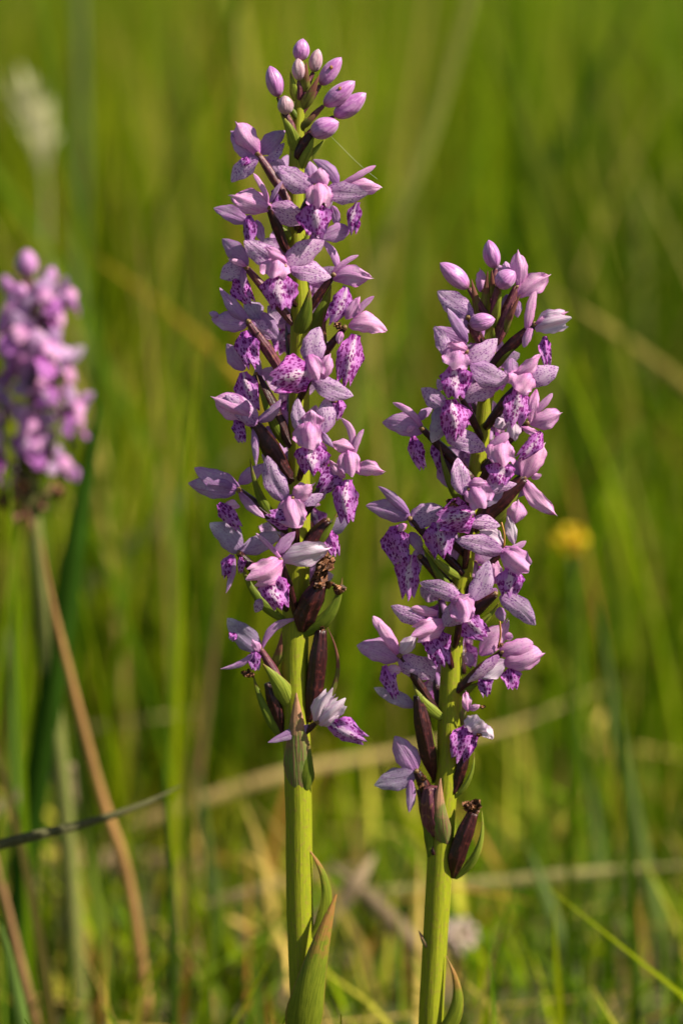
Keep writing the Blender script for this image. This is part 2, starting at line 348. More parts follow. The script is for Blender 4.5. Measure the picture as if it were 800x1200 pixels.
class Orchid:
    def __init__(s, label, stem_pts):
        s.sp = stem_pts              # (x, y, radius) in photo pixels, top to bottom
        base = at(stem_pts[-1][0], stem_pts[-1][1])
        s.root = empty('orchid', (base.x, base.y - 0.004, 0.0))
        tag(s.root, label, 'orchid', 'spotted orchids in the meadow')
        s.o = Vector(s.root.location)
        P = [at(x, y) for x, y, r in reversed(stem_pts)]; rr = [r * MM for x, y, r in reversed(stem_pts)]
        P = [Vector((base.x, base.y - 0.006, -0.02)), Vector((base.x, base.y - 0.003, base.z * 0.5))] + P
        rr = [rr[0] * 1.15, rr[0] * 1.08] + rr
        link('stem', tube(P, rr, s.o, M['stem'], seg=28, sub=6, ribs=5, ramp=0.012, twist=1.2), s.root)
    def stem(s, y):
        for a, b in zip(s.sp, s.sp[1:]):
            if a[1] <= y <= b[1]:
                t = (y - a[1]) / (b[1] - a[1]); return a[0] + (b[0] - a[0]) * t, a[2] + (b[2] - a[2]) * t
        e = s.sp[0] if y < s.sp[0][1] else s.sp[-1]
        return e[0], e[2]
    def surf(s, x, y, side=1):
        cx, r = s.stem(y); dx = x - cx
        return side * (math.sqrt(r * r - dx * dx) - 0.5) if abs(dx) < r else 0.0
    def ovary(s, x0, y0, x1, y1, w, D, parent, off, mat='ov'):
        cx, r = s.stem(y0 + 6)
        pts = [at(cx + (x0 - cx) * 0.3, y0 + 8, s.surf(cx, y0) * 0.4), at(x0, y0, max(s.surf(x0, y0), 0.35 * D)),
               at((x0 + x1) / 2, (y0 + y1) / 2 - 1, 0.7 * D), at(x1, y1, D - 2)]
        # keep it anchored in the stem
        return link('ovary', tube(pts, [w * 0.30 * MM, w * 0.42 * MM, w * 0.52 * MM, w * 0.30 * MM], off, M[mat], seg=14, sub=6, ribs=6, ramp=0.10, twist=2.6, name='ovary'), parent)
    def bract(s, x0, y0, x1, y1, w, D=6, mat='gr', roll=0.0, bend=0.10, cup=0.95, sb=0.0, parent=None, curl=0.0, name='bract'):
        d0 = s.surf(x0, y0, 1 if D >= 0 else -1)
        me = sheet(at(x0, y0, d0), at(x1, y1, D), w * MM, PN, 'br', roll, bend, cup, sb, curl, 0.05, 16, 8, s.o, M[mat], name)
        return link(name, me, s.root)
    def flower(s, D, att, cen, txt, ow=9, om='ov', thr=3.2, tm='thr', label=None):
        c = at(cen[0], cen[1], D)
        f = link('flower', blob(c, thr * MM, c, M[tm]), s.root, c - s.o)
        if label: f['label'] = label
        if att: s.ovary(att[0], att[1], cen[0], cen[1], ow, D, f, c, om)
        for ln in txt.strip().split(';'):
            p = ln.split()
            if not p: continue
            k = p[0]; v = [float(q) for q in p[1:]]
            x0, y0, x1, y1, wd = v[:5]
            ex = v[5:]   # roll, bend, cup, sb, extra depth at base, extra depth at tip
            g = lambda i, d: ex[i] if len(ex) > i else d
            d0 = D + DD[k][0] + g(4, 0); d1 = D + DD[k][1] + g(5, 0)
            a, b = at(x0, y0, d0), at(x1, y1, d1)
            if k == 'Z':
                me = tube([a, (a + b) / 2 + Vector((0.0006, 0, 0)), b], [wd * MM * 0.5] * 3, c, M['anth'], seg=6, sub=4, name='filament')
            else:
                be, cu, wa, cl = SH[k]
                me = sheet(a, b, wd * MM, PN, {'V': 'H', 'Q': 'S'}.get(k, k), R(g(0, rnd.uniform(-14, 14))), g(1, be) + rnd.uniform(-.03, .03), g(2, cu) + rnd.uniform(-.12, .12), g(3, rnd.uniform(-.07, .07)), cl + (rnd.uniform(-.10, .14) if k in 'SBG' else 0), wa * rnd.uniform(.8, 1.8), 14, 12, c,
                           M[{'H': 'P', 'V': 'W', 'T': 'P', 'Q': 'B'}.get(k, k)], NAMES[k])
            link(NAMES[k], me, f)
        return f
    def bud(s, x0, y0, x1, y1, w, D=8, att=None, mat='bud', ow=7, om='ovr', dt=4, hole=None):
        c = at(x0, y0, D)
        b = link('bud', bud_mesh(c, at(x1, y1, D + dt), w * MM, c, M[mat], PN), s.root, c - s.o)
        if att: s.ovary(att[0], att[1], x0, y0, ow, D, b, c, om)
        if hole:
            h = at(hole[0], hole[1], D + dt * 0.6 + w * 0.47)
            link('brown_spot', blob(h, 2.2 * MM, c, M['anth'], 'brown_spot', (1, 0.5, 1.1)), b)
        return b
    def withered(s, x, y, r, D, stretch=1.3):
        c = at(x, y, D)
        o = link('withered_flower', crumple(c, r * MM, c, stretch), s.root, c - s.o); return o
    def dark_ovary(s, x0, y0, x1, y1, w, D, mat='ov', b=0.0):
        m = ((x0 + x1) / 2 + b, (y0 + y1) / 2)
        pts = [at(x0, y0, s.surf(x0, y0)), at(x0 * .7 + x1 * .3 + b, y0 * .7 + y1 * .3, D * .6), at(x0 * .3 + x1 * .7 + b * .6, y0 * .3 + y1 * .7, D * .9), at(x1, y1, D)]
        return link('seed_pod', tube(pts, [w * .16 * MM, w * .5 * MM, w * .5 * MM, w * .3 * MM], s.o, M[mat], seg=24, sub=6, ribs=6, ramp=0.14, twist=2.4, name='seed_pod'), s.root)

# ---------------------------------------------------------------- ORCHID A (taller, left of the middle)
A = Orchid('tallest orchid, round lilac buds at its tip, withered brown flower low on the right side',
  [(353, 72, 2.5), (352, 105, 5), (350, 140, 7), (348, 185, 9.5), (346, 240, 10), (349, 300, 11), (352, 360, 12), (351, 430, 12), (350, 500, 12.5), (350, 560, 13.5),
   (349, 640, 15), (347, 700, 15.5), (345, 800, 16.5), (348, 880, 16.5), (350, 960, 16), (351, 1060, 16), (354, 1140, 16), (357, 1215, 16)])
# buds at the tip
A.bud(351, 95, 349, 68, 17, 8, (351, 112), 'budp', 8)
A.bud(351, 72, 355, 45, 20, -4, (352, 98), 'bud', 6)
A.bud(367, 85, 373, 57, 16, -2, (355, 112), 'budp', 7)
A.bud(375, 100, 400, 67, 20, 2, (357, 128), 'bud', 7, hole=(388, 79))
A.bud(379, 124, 416, 95, 22, 8, (358, 146), 'bud', 7, hole=(398, 104))
A.bud(391, 137, 429, 109, 23, 2, (360, 158), 'bud', 8)
A.bud(364, 157, 397, 143, 26, 16, (350, 180), 'bud', 13, 'ov', dt=10)
A.bud(326, 114, 316, 77, 21, 6, (344, 160), 'bud', 8, 'ov')
A.bud(336, 134, 333, 112, 19, 14, (347, 165), 'budp', 9, 'ovr', dt=10)
A.bract(356, 112, 359, 73, 15, 14, 'rd'); A.bract(355, 128, 374, 88, 15, 13, 'rd', roll=0.3); A.bract(347, 118, 340, 84, 12, 12, 'yg')
A.bract(347, 178, 329, 134, 19, 13, 'yg', roll=-0.3, sb=0.08); A.bract(352, 196, 368, 158, 19, 15, 'yg'); A.bract(356, 192, 382, 162, 11, 6, 'yg')
A.bract(352, 150, 378, 128, 10, 9, 'rd'); A.bract(349, 140, 336, 118, 10, 0, 'gr')
# flowers
A.flower(8, (338, 236), (302, 180), '''P 303 181 277 143 27 -20 .1 .9; B 297 185 271 156 20 10; B 281 162 270 153 8; S 302 184 270 213 22 10 .05 .4;
 B 304 180 333 150 22 0 .05 .5 .0 -8 -12; S 314 190 333 168 12 0 .03 .5 0 -6 -10; K 290 184 284 194 12''', 11, 'ovr')
A.flower(34, (334, 290), (315, 243), '''P 318 245 271 229 30 -6 .08 .85 .0; T 315 240 297 203 7; Q 316 238 332 211 6; S 315 243 360 264 29 12 .04 .5 -.03;
 K 292 252 293 290 17; B 290 260 250 242 20 0 .05 .5 0 -14 -16; B 300 258 308 285 12 0 .05 .5 0 -10 -10''', 12)
A.flower(54, (348, 262), (370, 218), '''S 368 222 326 194 27 0 .05 .5; H 373 212 373 244 31 0; P 377 220 376 197 23 0 .1 .9 0 -2 0; Q 396 216 367 187 16 0 .08 .7 .1 -12 -16;
 B 366 210 364 188 14 0 .05 .5 0 -20 -22; S 382 224 431 228 27 8 .04 .45 .03; L 368 238 372 275 43 0; W 384 238 382 243 4''', 9)
A.flower(22, (352, 268), (404, 216), '''T 402 215 440 194 8 0 .04 .8; P 408 218 446 219 19 0 .1 .9 -.04; L 419 237 412 274 20 30; Q 409 268 379 280 22 0 .05 .5; B 389 241 394 266 12''', 9)
A.flower(12, (340, 375), (288, 313), '''B 289 314 258 281 23 -10; S 289 312 258 326 26 10 .05 .6; P 289 312 268 303 8 0 .1 .8 0 4 6; K 276 326 294 356 26 0 .05 .5 0 -3 -3; Q 285 314 284 340 9''', 11, 'ovr')
A.flower(50, (342, 352), (333, 312), '''S 324 311 286 283 27 -8 .04 .45; H 326 300 320 327 35 0; P 336 308 311 290 14 0 .12 .8 0 2 2; S 335 315 380 282 29 8 .05 .5; S 341 316 388 325 27 -6 .04 .45 -.03; L 328 321 330 363 45 0''', 9)
A.bract(350, 392, 363, 337, 22, 22, 'gr', sb=.04); A.bract(364, 398, 388, 334, 26, 12, 'gr', roll=.3); A.bract(340, 286, 316, 256, 20, 14, 'gr', roll=-.3); A.bract(353, 292, 364, 270, 10, 12, 'yg')
A.flower(18, (356, 372), (391, 322), '''P 390 326 435 327 25 0 .14 .8 -.10; Q 396 318 371 277 11 20 .05 .7 .14; T 389 321 420 299 7; L 406 336 386 379 27 -16; B 392 330 400 310 8''', 10)
A.flower(22, (360, 440), (404, 384), '''P 408 382 453 387 26 0 .12 .8 -.13; T 414 373 438 347 8; P 405 374 420 348 16 0 .08 .6; L 417 392 403 452 33 -10; P 400 388 396 403 10''', 10)
A.withered(396, 383, 7, 24, .6)
A.bract(378, 425, 380, 364, 11, 20, 'rd'); A.bract(391, 450, 393, 393, 4, 20, 'yg', sb=.12)
A.flower(52, (350, 470), (366, 438), '''S 363 427 376 383 29 0 .05 .45; H 361 416 372 446 25 10; P 379 444 387 415 17 0 .12 .9; S 366 443 414 464 25 -6 .06 .5 .05; L 366 436 318 450 47 0''', 9)
A.flower(26, (333, 440), (291, 377), '''B 292 377 257 338 16 10 .06 .6 -.05; B 291 378 248 374 26 0 .08 .6; B 256 370 245 366 8; S 293 377 318 398 24 10 .04 .5; K 286 388 298 431 30 0;
 G 304 374 287 352 22 0 .05 .5 0 -8 -10; B 302 366 328 399 22 0 .05 .5 0 -10 -12''', 13, 'ovr')
A.bract(333, 442, 304, 402, 5, 18, 'yg', sb=.10)
A.flower(4, (338, 516), (300, 438), '''B 286 434 264 403 20; L 285 436 298 484 30 0; Q 298 452 303 418 9 0 .05 .7; B 296 440 310 452 14; B 300 446 322 430 14 0 .05 .5 0 -8 -10''', 15)
A.bract(336, 524, 301, 440, 13, 14, 'gr', sb=-.04)
A.flower(20, (336, 556), (298, 496), '''P 299 497 249 466 32 -16 .10 .9; S 300 498 264 463 27 10 .12 .9 .04 5 8; Q 300 494 329 468 14 0 .05 .7 .1; Q 297 500 300 546 9 0 .04 .7; K 276 492 284 519 17;
 B 312 500 326 515 12 0 .05 .5 0 -10 -12; B 330 480 338 500 12 0 .05 .5 0 -14 -16''', 21, 'ov')
A.bract(336, 566, 305, 510, 14, 10, 'gr', sb=-.06)
A.flower(54, (352, 556), (367, 508), '''S 354 510 349 466 18 -8 .04 .6; P 366 506 364 481 28 0 .05 .5; S 378 508 381 466 24 6 .06 .6; H 364 493 364 529 34 0; Q 376 506 390 524 9; L 367 519 367 556 43 0''', 9)
A.flower(42, (358, 600), (404, 538), '''T 412 526 400 490 9 0 .04 .7 .14; P 417 528 387 520 17 0 .08 .7; T 414 536 426 503 8 0 .04 .7 -.08; H 407 526 411 559 26 0; P 414 552 450 554 20 0 .1 .8 -.13; P 404 560 386 540 14;
 K 400 552 374 576 30 0; L 408 562 407 613 31 0''', 12)
A.flower(14, (356, 510), (392, 470), '''K 397 466 395 492 17 0; B 392 462 400 474 12''', 8)
A.flower(14, (330, 618), (280, 574), '''B 280 572 228 549 24 8 .06 .6; B 276 576 220 568 27 -8 .08 .55; Q 280 567 311 543 17 0 .05 .5 0 -8 -12; Q 280 575 310 607 14 0 .05 .6; K 256 590 281 620 20 0; P 264 590 281 594 12''', 11)
A.bract(330, 622, 293, 538, 15, 18, 'gr', sb=-.07)
A.flower(56, (348, 640), (343, 584), '''S 335 588 313 534 27 -6 .05 .5; H 339 580 349 621 36 12 .14 1.0; P 343 586 365 569 22 0 .1 .8 0 -2 2; S 353 590 379 579 15; K 346 612 313 604 25 0 .05 .5''', 9)
A.flower(12, (334, 710), (280, 648), '''G 282 647 246 613 30 0 .06 .5; G 282 646 329 624 23 0 .05 .5 0 -2 -6; Q 274 650 265 695 8 0 .03 .7; K 272 650 263 677 15; K 284 650 282 672 10''', 13)
A.bract(334, 728, 281, 654, 14, 10, 'gr', sb=-.10)
A.flower(50, (346, 716), (329, 656), '''T 329 655 300 625 6 0 .02 .8; Q 322 649 346 623 15 0 .05 .6 0 -10 -12; H 332 656 289 678 32 0 .18 1.1; W 330 657 385 644 31 8 .07 .6 -.03; L 316 672 330 714 37 0; S 306 702 299 718 12''', 10)
A.bract(347, 650, 325, 625, 9, 34, 'tn')
A.flower(12, (358, 645), (384, 610), '''G 407 606 371 628 19 0 .05 .6; K 386 622 393 652 22 0''', 20)
A.bract(360, 646, 396, 598, 12, 14, 'gr', sb=.08); A.bract(362, 590, 380, 555, 16, 10, 'gr')
A.dark_ovary(353, 740, 375, 684, 27, 26, b=-3); A.withered(379, 668, 19, 27, 1.5); A.withered(374, 686, 8, 34, .7)
A.bract(356, 745, 401, 677, 22, 22, 'gr', sb=.12, roll=.3); A.withered(396, 691, 9, 24, .8)
A.flower(16, (336, 815), (304, 758), '''G 305 762 267 724 28 0 .07 .5 -.03; Q 307 760 350 725 10 0 .05 .7 -.18; Q 300 764 258 784 8 0 .05 .8 -.1; K 300 762 299 786 17; K 276 742 270 750 12; P 304 764 296 750 11 0 .1 .6 0 5 6''', 11, 'ovr', 3.6)
A.bract(338, 826, 308, 778, 26, 24, 'yg', sb=.06, cup=1.1); A.bract(318, 786, 330, 740, 13, 18, 'rd', sb=.05); A.withered(291, 790, 8, 10, .3)
A.bract(332, 866, 296, 788, 14, 4, 'gr', sb=-.05); A.dark_ovary(332, 860, 314, 800, 15, 10)
A.dark_ovary(361, 846, 376, 738, 21, 12, b=2); A.withered(376, 735, 6, 12)
A.bract(364, 842, 381, 731, 8, 10, 'rd', sb=.20, bend=.02)
A.flower(26, (354, 862), (372, 846), '''V 370 847 389 806 18 0 .1 1.0; V 373 849 405 819 22 0 .12 1.0; W 376 850 398 832 15; L 384 846 429 868 29 10 .1 .5; Q 370 850 314 870 13 0 .04 .6 0 -8 -6''', 8)
A.bract(350, 926, 347, 812, 38, 22, 'tn', cup=1.2, bend=.05); A.bract(356, 925, 362, 868, 24, 15, 'gr')
A.bract(366, 1100, 359, 992, 19, 8, 'lf', sb=.17, cup=.8, roll=.3, name='leaf')
A.bract(353, 1240, 394, 1048, 50, 22, 'lf', sb=-.05, cup=1.15, roll=.2, name='leaf')

# ---------------------------------------------------------------- ORCHID B (shorter, right of the middle)
Bo = Orchid('shorter sharp orchid right of the tallest one, open flowers among its top buds',
  [(577, 318, 3), (576, 350, 5), (575, 385, 7), (571, 430, 8.5), (565, 500, 9.5), (557, 560, 10.5), (545, 650, 11.5), (534, 720, 12), (529, 770, 12.5), (526, 840, 13.5), (523, 910, 13.5),
   (516, 990, 15), (512, 1060, 15.5), (509, 1110, 15), (504, 1215, 15)])
Bo.bud(580, 315, 572, 281, 21, 6, (578, 335), 'bud', 8)
Bo.bud(549, 338, 515, 308, 23, 6, (572, 375), 'bud', 9)
Bo.bud(582, 336, 603, 318, 24, 22, (577, 365), 'bud', 8, dt=10)
Bo.bud(549, 380, 580, 374, 22, 26, (562, 402), 'bud', 9, dt=6)
for a in [(567, 368, 571, 317, 13, 12, 'rd'), (577, 352, 576, 316, 10, 14, 'rd'), (562, 375, 552, 327, 13, 10, 'rd'), (580, 364, 584, 324, 13, 14, 'rd'), (577, 384, 587, 340, 13, 18, 'yg'),
          (582, 402, 609, 345, 13, 18, 'rd'), (572, 400, 578, 384, 16, 18, 'yg'), (573, 432, 606, 404, 14, 22, 'gr'), (556, 402, 549, 385, 10, 12, 'yg')]: Bo.bract(*a)
Bo.flower(10, (583, 396), (605, 336), '''P 608 336 606 294 21 0 .08 .7; P 606 348 643 323 26 6 .07 .6; B 598 325 592 306 14; B 604 350 606 372 12; B 594 345 590 372 10 0 .04 .6 0 -8 -8''', 15, 'ovr')
Bo.flower(0, (574, 350), (566, 340), '''P 562 342 563 315 14; S 585 318 580 310 10''', 6, 'ovr')
Bo.flower(26, (578, 425), (626, 380), '''T 618 386 627 341 12 0 .04 .6 -.05; T 622 382 613 407 11; V 626 384 668 373 28 0 .14 1.0; P 627 379 664 365 15 0 .1 .8 0 2 2; K 638 394 641 430 16 0''', 14)
Bo.flower(20, (570, 410), (548, 372), '''S 553 370 512 341 28 0 .05 .5; B 545 372 552 388 12''', 8)
Bo.flower(52, (566, 462), (546, 412), '''B 547 402 507 383 24 0 .06 .5 -.03 -12 -16; Q 547 400 524 361 14 0 .05 .7 0 -8 -10; S 524 418 509 382 18 0 .05 .6; P 548 412 523 403 15; H 539 407 528 433 33 0;
 S 545 424 585 399 27 6 .05 .5; S 551 427 598 449 29 -6 .05 .45; L 532 428 534 467 39 0''', 8)
Bo.flower(38, (562, 510), (540, 466), '''S 580 455 540 470 24 0 .05 .55; S 523 478 493 455 22 0 .05 .5; G 516 474 508 520 25 0 .05 .5; L 528 468 532 514 37 0; S 523 512 571 526 26 0 .05 .45; S 516 458 512 444 10''', 9)
Bo.bract(567, 442, 560, 404, 10, 20, 'yg')
Bo.flower(10, (552, 560), (494, 502), '''B 496 505 447 496 27 0 .08 .7 .05; T 494 500 460 472 9 0 .03 .8 .08; B 490 492 506 476 11; K 484 511 496 550 20 10; P 486 500 476 506 8''', 11)
Bo.flower(4, (544, 590), (514, 524), '''K 511 512 516 554 17 0; B 514 548 526 572 15''', 15)
Bo.bract(545, 596, 515, 520, 12, 14, 'gr', sb=-.07)
Bo.flower(54, (552, 618), (549, 574), '''S 543 580 537 536 23 0 .05 .45; H 550 568 567 597 33 0; P 548 568 571 566 13; S 560 578 605 567 16 0 .06 .6; G 566 592 590 572 18 0 .05 .5 0 -6 -8''', 9)
Bo.flower(40, (545, 660), (552, 604), '''L 556 600 512 612 44 0; S 548 613 586 616 18 0 .05 .5; B 520 594 524 604 12''', 9)
Bo.withered(529, 590, 7, 44, .7)
Bo.flower(34, (544, 650), (513, 620), '''L 512 611 519 653 40 0; B 530 640 532 662 14 0 .05 .5 0 -14 -16''', 9)
Bo.flower(14, (538, 668), (480, 608), '''B 480 606 429 592 25 0 .08 .6 .06; Q 479 602 443 570 13 0 .04 .7 .03; S 480 614 518 594 28 -6 .06 .5; K 462 616 471 663 35 0; B 480 624 493 648 15; P 476 614 466 622 10''', 11)
Bo.flower(4, (538, 700), (492, 652), '''L 483 650 478 702 30 0; S 492 640 488 674 15''', 13)
Bo.bract(540, 678, 498, 642, 12, 22, 'yg', sb=-.05); Bo.bract(534, 706, 494, 640, 14, 8, 'gr')
Bo.flower(46, (574, 494), (612, 446), '''H 622 436 604 460 33 0; P 602 442 634 416 18; B 600 442 598 419 18; S 618 448 654 430 25 0 .08 .7; L 607 456 600 499 37 0; P 628 456 620 496 14''', 13)
Bo.flower(26, (568, 545), (618, 496), '''P 620 497 657 484 24 0 .12 .9; T 622 486 647 461 9 0 .05 .8 .05; W 600 494 603 516 18; W 592 490 579 500 14; L 634 506 607 538 20 0; P 610 500 632 508 9''', 9)
Bo.flower(14, (560, 612), (614, 560), '''P 612 562 637 520 30 10 .08 .7; P 612 560 651 603 20 0 .06 .6 .06; B 610 556 600 538 16; B 614 566 602 584 14; P 622 560 634 556 8''', 23)
Bo.bract(560, 622, 612, 566, 16, 12, 'yg', sb=.09)
Bo.flower(50, (560, 570), (588, 524), '''H 589 515 588 547 34 0; T 573 526 595 507 14 0 .1 .9; L 588 540 584 568 35 0''', 10)
Bo.flower(24, (550, 690), (590, 644), '''P 600 614 607 587 23; W 602 638 594 604 14 0 .04 .6; W 590 640 562 622 25 0 .1 .9; Z 590 642 587 612 2.5; S 589 647 533 633 24 0 .06 .5 .04 16 14; T 588 648 616 634 9 0 .05 .8 .04 16 14;
 H 588 644 621 670 30 0 .15 1.1 0 14 14; L 597 666 596 699 35 0 .1 .6 0 12 10; S 586 698 627 732 25 0 .06 .5''', 10)
Bo.flower(18, (540, 730), (580, 696), '''P 580 684 580 654 17; S 582 690 562 707 15; B 584 712 590 728 13''', 16)
Bo.bract(540, 745, 584, 706, 12, 16, 'yg', sb=.08)
Bo.flower(52, (534, 752), (544, 704), '''S 552 704 573 657 26 0 .05 .5; S 540 702 491 684 22 0 .06 .5 .04; H 536 697 547 731 30 0 .14 1.0; P 528 706 550 697 14; S 542 706 518 734 27 0; L 544 724 570 746 31 0''', 9)
Bo.flower(40, (528, 778), (514, 734), '''H 520 730 482 746 27 0 .16 1.0; T 512 719 482 712 12; S 498 728 458 710 20 0; K 508 736 520 781 36 0''', 9)
Bo.flower(18, (514, 838), (468, 768), '''T 467 766 437 722 15 0 .05 .8; B 467 772 418 756 30 0 .10 .7 .05; W 468 766 486 744 18; S 467 772 509 794 29 0 .06 .5; K 450 780 464 818 20 0; P 452 784 470 786 14; G 486 828 438 806 18 0 .05 .5 0 -10 -10;
 S 496 770 508 800 18 0 .05 .5 0 -6 -6''', 10)
Bo.bract(518, 842, 483, 800, 16, 14, 'yg', sb=-.08)
Bo.dark_ovary(509, 914, 490, 815, 20, 12, b=-2); Bo.bract(508, 918, 487, 806, 10, 6, 'gr', sb=.06)
Bo.flower(22, (538, 806), (588, 764), '''P 562 768 595 728 28 0 .06 .5 0 -8 -10; T 592 748 600 744 10; T 586 765 624 753 23 0 .12 .9; P 590 778 637 766 32 0 .12 .9; W 592 774 564 794 23 0 .06 .5; S 584 768 548 801 14 0 .05 .6 0 8 8;
 K 600 782 600 808 25 0; K 563 792 570 816 19 0; Z 583 760 585 728 2.5; B 552 780 546 764 14 0 .05 .5 0 -10 -10''', 12)
Bo.withered(586, 756, 4, 24, .7); Bo.bract(538, 814, 562, 799, 13, 14, 'gr')
Bo.flower(18, (536, 866), (556, 850), '''P 548 834 546 811 12; P 550 832 562 827 9; V 547 858 564 840 28 0; W 564 848 577 866 16; K 550 850 536 892 35 0''', 8)
Bo.withered(565, 829, 4, 18, .5); Bo.withered(561, 862, 4, 22, .6)
Bo.bract(540, 850, 545, 816, 10, 12, 'tn'); Bo.dark_ovary(531, 930, 546, 884, 13, 10); Bo.bract(532, 935, 555, 878, 7, 10, 'yg', sb=.12)
Bo.flower(16, (506, 940), (488, 904), '''B 487 904 462 863 29 0 .08 .6; G 488 908 437 918 27 0 .05 .5 -.04; Q 481 914 479 952 12 0 .04 .6''', 14)
Bo.withered(494, 914, 8, 16); Bo.dark_ovary(508, 980, 504, 922, 26, 18, 'ovr')
Bo.dark_ovary(508, 1002, 492, 925, 12, 8); Bo.bract(504, 1004, 486, 922, 13, 6, 'gr', sb=.05)
Bo.bract(520, 990, 516, 912, 27, 26, 'tn', cup=1.1, sb=-.05); Bo.dark_ovary(530, 1028, 554, 952, 21, 14, b=-3); Bo.withered(553, 947, 12, 15, 1.2)
Bo.bract(532, 1030, 564, 950, 12, 10, 'yg', sb=.14)
Bo.bract(506, 1225, 522, 1120, 22, 10, 'lf', sb=.20, cup=1.0, name='leaf'); Bo.bract(500, 1110, 490, 1090, 7, 4, 'tn', name='leaf')

# ---------------------------------------------------------------- open flowers used round the backs of the spikes and on the far orchid
def local_parts(kind):
    g = []; n = Vector((0, -1, 0)); r = rnd.uniform; m = 0.001
    def sp(a, b, w, k, **kw): g.append((NAMES[k], sheet(Vector(a) * m, Vector(b) * m, w * m, n, {'V': 'H', 'Q': 'S'}.get(k, k), r(-.2, .2), *SH[k][:2], r(-.04, .04), SH[k][3], SH[k][2], 10, 6, None, M[{'H': 'P', 'T': 'P', 'V': 'W', 'Q': 'B'}.get(k, k)], NAMES[k])))
    sp((-1, 0, 1), (-12 + r(-1, 1), 2, 7 + r(-2, 3)), 8, 'S'); sp((1, 0, 1), (12 + r(-1, 1), 2, 7 + r(-2, 3)), 8, 'S')
    sp((0, 0, 3), (0, -4, 11), 7, 'B'); sp((0, -1, 5), (0, -5, -4), 9, 'H'); sp((0, -1, -2), (0, -4, -13), 12, 'L' if kind else 'K')
    g.append(('spur', tube([Vector((0, 1, 0)) * m, Vector((0, 5, -3)) * m, Vector((0, 7, -9)) * m], [.0014, .0014, .0006], mat=M['B'], seg=8, sub=3, name='spur')))
    g.append(('ovary', tube([Vector((0, 0, 0)) * m, Vector((0, 5, -5)) * m, Vector((0, 8, -14)) * m], [.0012, .0022, .0010], mat=M['ov'], seg=10, sub=4, ribs=6, ramp=.1, twist=2, name='ovary')))
    return g
TPL = [local_parts(i % 3) for i in range(4)]
COLM = blob((0, 0, 0), .0011, (0, 0, 0), M['thr'])
def whorl_flower(orc, y, ang, rad, sc=1.0, base_at=at):
    """ang 0 = towards the camera, 90 = right, 180 = behind"""
    cx, r = orc.stem(y); c = base_at(cx, y, 0)
    out = Vector((math.sin(ang), -math.cos(ang), 0)); p = c + out * rad
    f = link('flower', COLM, orc.root, p - orc.o); f.rotation_euler = (R(rnd.uniform(-18, 12)), R(rnd.uniform(-14, 14)), ang); f.scale = (sc,) * 3
    for nm, me in TPL[rnd.randrange(4)]: link(nm, me, f)
    return f
for orc, ys in ((A, (215, 258, 300, 342, 385, 428, 470, 512, 555, 598, 640, 690)), (Bo, (395, 432, 470, 508, 548, 588, 628, 668, 712, 760, 800))):
    for i, y in enumerate(ys):
        for da in ((-20,) if i % 2 else (18,)):
            whorl_flower(orc, y, R(180 + da + rnd.uniform(-8, 8)), 0.013 + rnd.uniform(-.001, .002), 0.86)

# ---------------------------------------------------------------- ORCHID C (blurred, far left)
CD = 0.225
def atc(x, y, d=0.0): return far(x, y, 1.0 + CD - d * MM)
class Far(Orchid):
    def __init__(s, label, pts):
        s.sp = pts; b = atc(pts[-1][0], pts[-1][1]); s.root = empty('orchid', (b.x, b.y, 0)); s.o = Vector(s.root.location)
        tag(s.root, label, 'orchid', 'spotted orchids in the meadow')
        P = [Vector((b.x + .004, b.y, -.02))] + [atc(x, y) for x, y, r in reversed(pts)]
        link('stem', tube(P, [.0052] + [r * MM * 1.2 for x, y, r in reversed(pts)], s.o, tube_mat('blurred_orchid_stem', (0.15, 0.17, 0.035), (0.11, 0.13, 0.025), (0.2, 0.16, 0.06), 0.6), seg=16, sub=5), s.root)
Cc = Far('out of focus orchid at the left edge, its dense pink spike cut by the frame', [(36, 300, 3), (40, 360, 6), (42, 440, 8), (40, 520, 9), (38, 590, 10), (50, 700, 10), (62, 820, 11), (80, 1000, 11)])
def cbud(x, y, x2, y2, w):
    c = atc(x, y, 6); b = link('bud', bud_mesh(c, atc(x2, y2, 10), w * MM * 1.2, c, M['bud'], (0, -1, 0)), Cc.root, c - Cc.o)
    k = Cc.stem(y + 30)[0]; link('ovary', tube([atc(k, y + 26, 0), atc((k + x) / 2, y + 14, 3), atc(x, y, 6)], [.001, .0018, .0012], c, M['ovr'], name='ovary'), b)
for q in ((32, 325, 32, 292, 26), (16, 345, 4, 322, 20), (56, 335, 62, 312, 18), (28, 352, 22, 330, 18)): cbud(*q)
for i in range(26):
    y = 346 + i * 8.2 + rnd.uniform(-4, 4); a = R(i * 137.5 + 20 + rnd.uniform(-20, 20))
    wf = whorl_flower(Cc, y, a, 0.013 + .006 * math.sin(i * 1.7), 0.74 + .34 * rnd.random(), atc); wf.rotation_euler[1] = R(rnd.uniform(-45, 45)); wf.rotation_euler[0] = R(rnd.uniform(-35, 25))
for x, y, x2, y2 in ((70, 425, 100, 406), (4, 470, -10, 450)):
    link('sepal', sheet(atc(x, y, 10), atc(x2, y2, 12), 20 * MM * 1.2, (0, -1, 0), 'S', mat=M['W'], off=Cc.o, name='sepal'), Cc.root)
for x, y, r_ in ((10, 582, 15), (70, 578, 11), (30, 575, 12), (50, 590, 10), (20, 602, 12)):
    c = atc(x, y, 8); link('withered_flower', crumple(c, r_ * MM * 1.2, c), Cc.root, c - Cc.o)
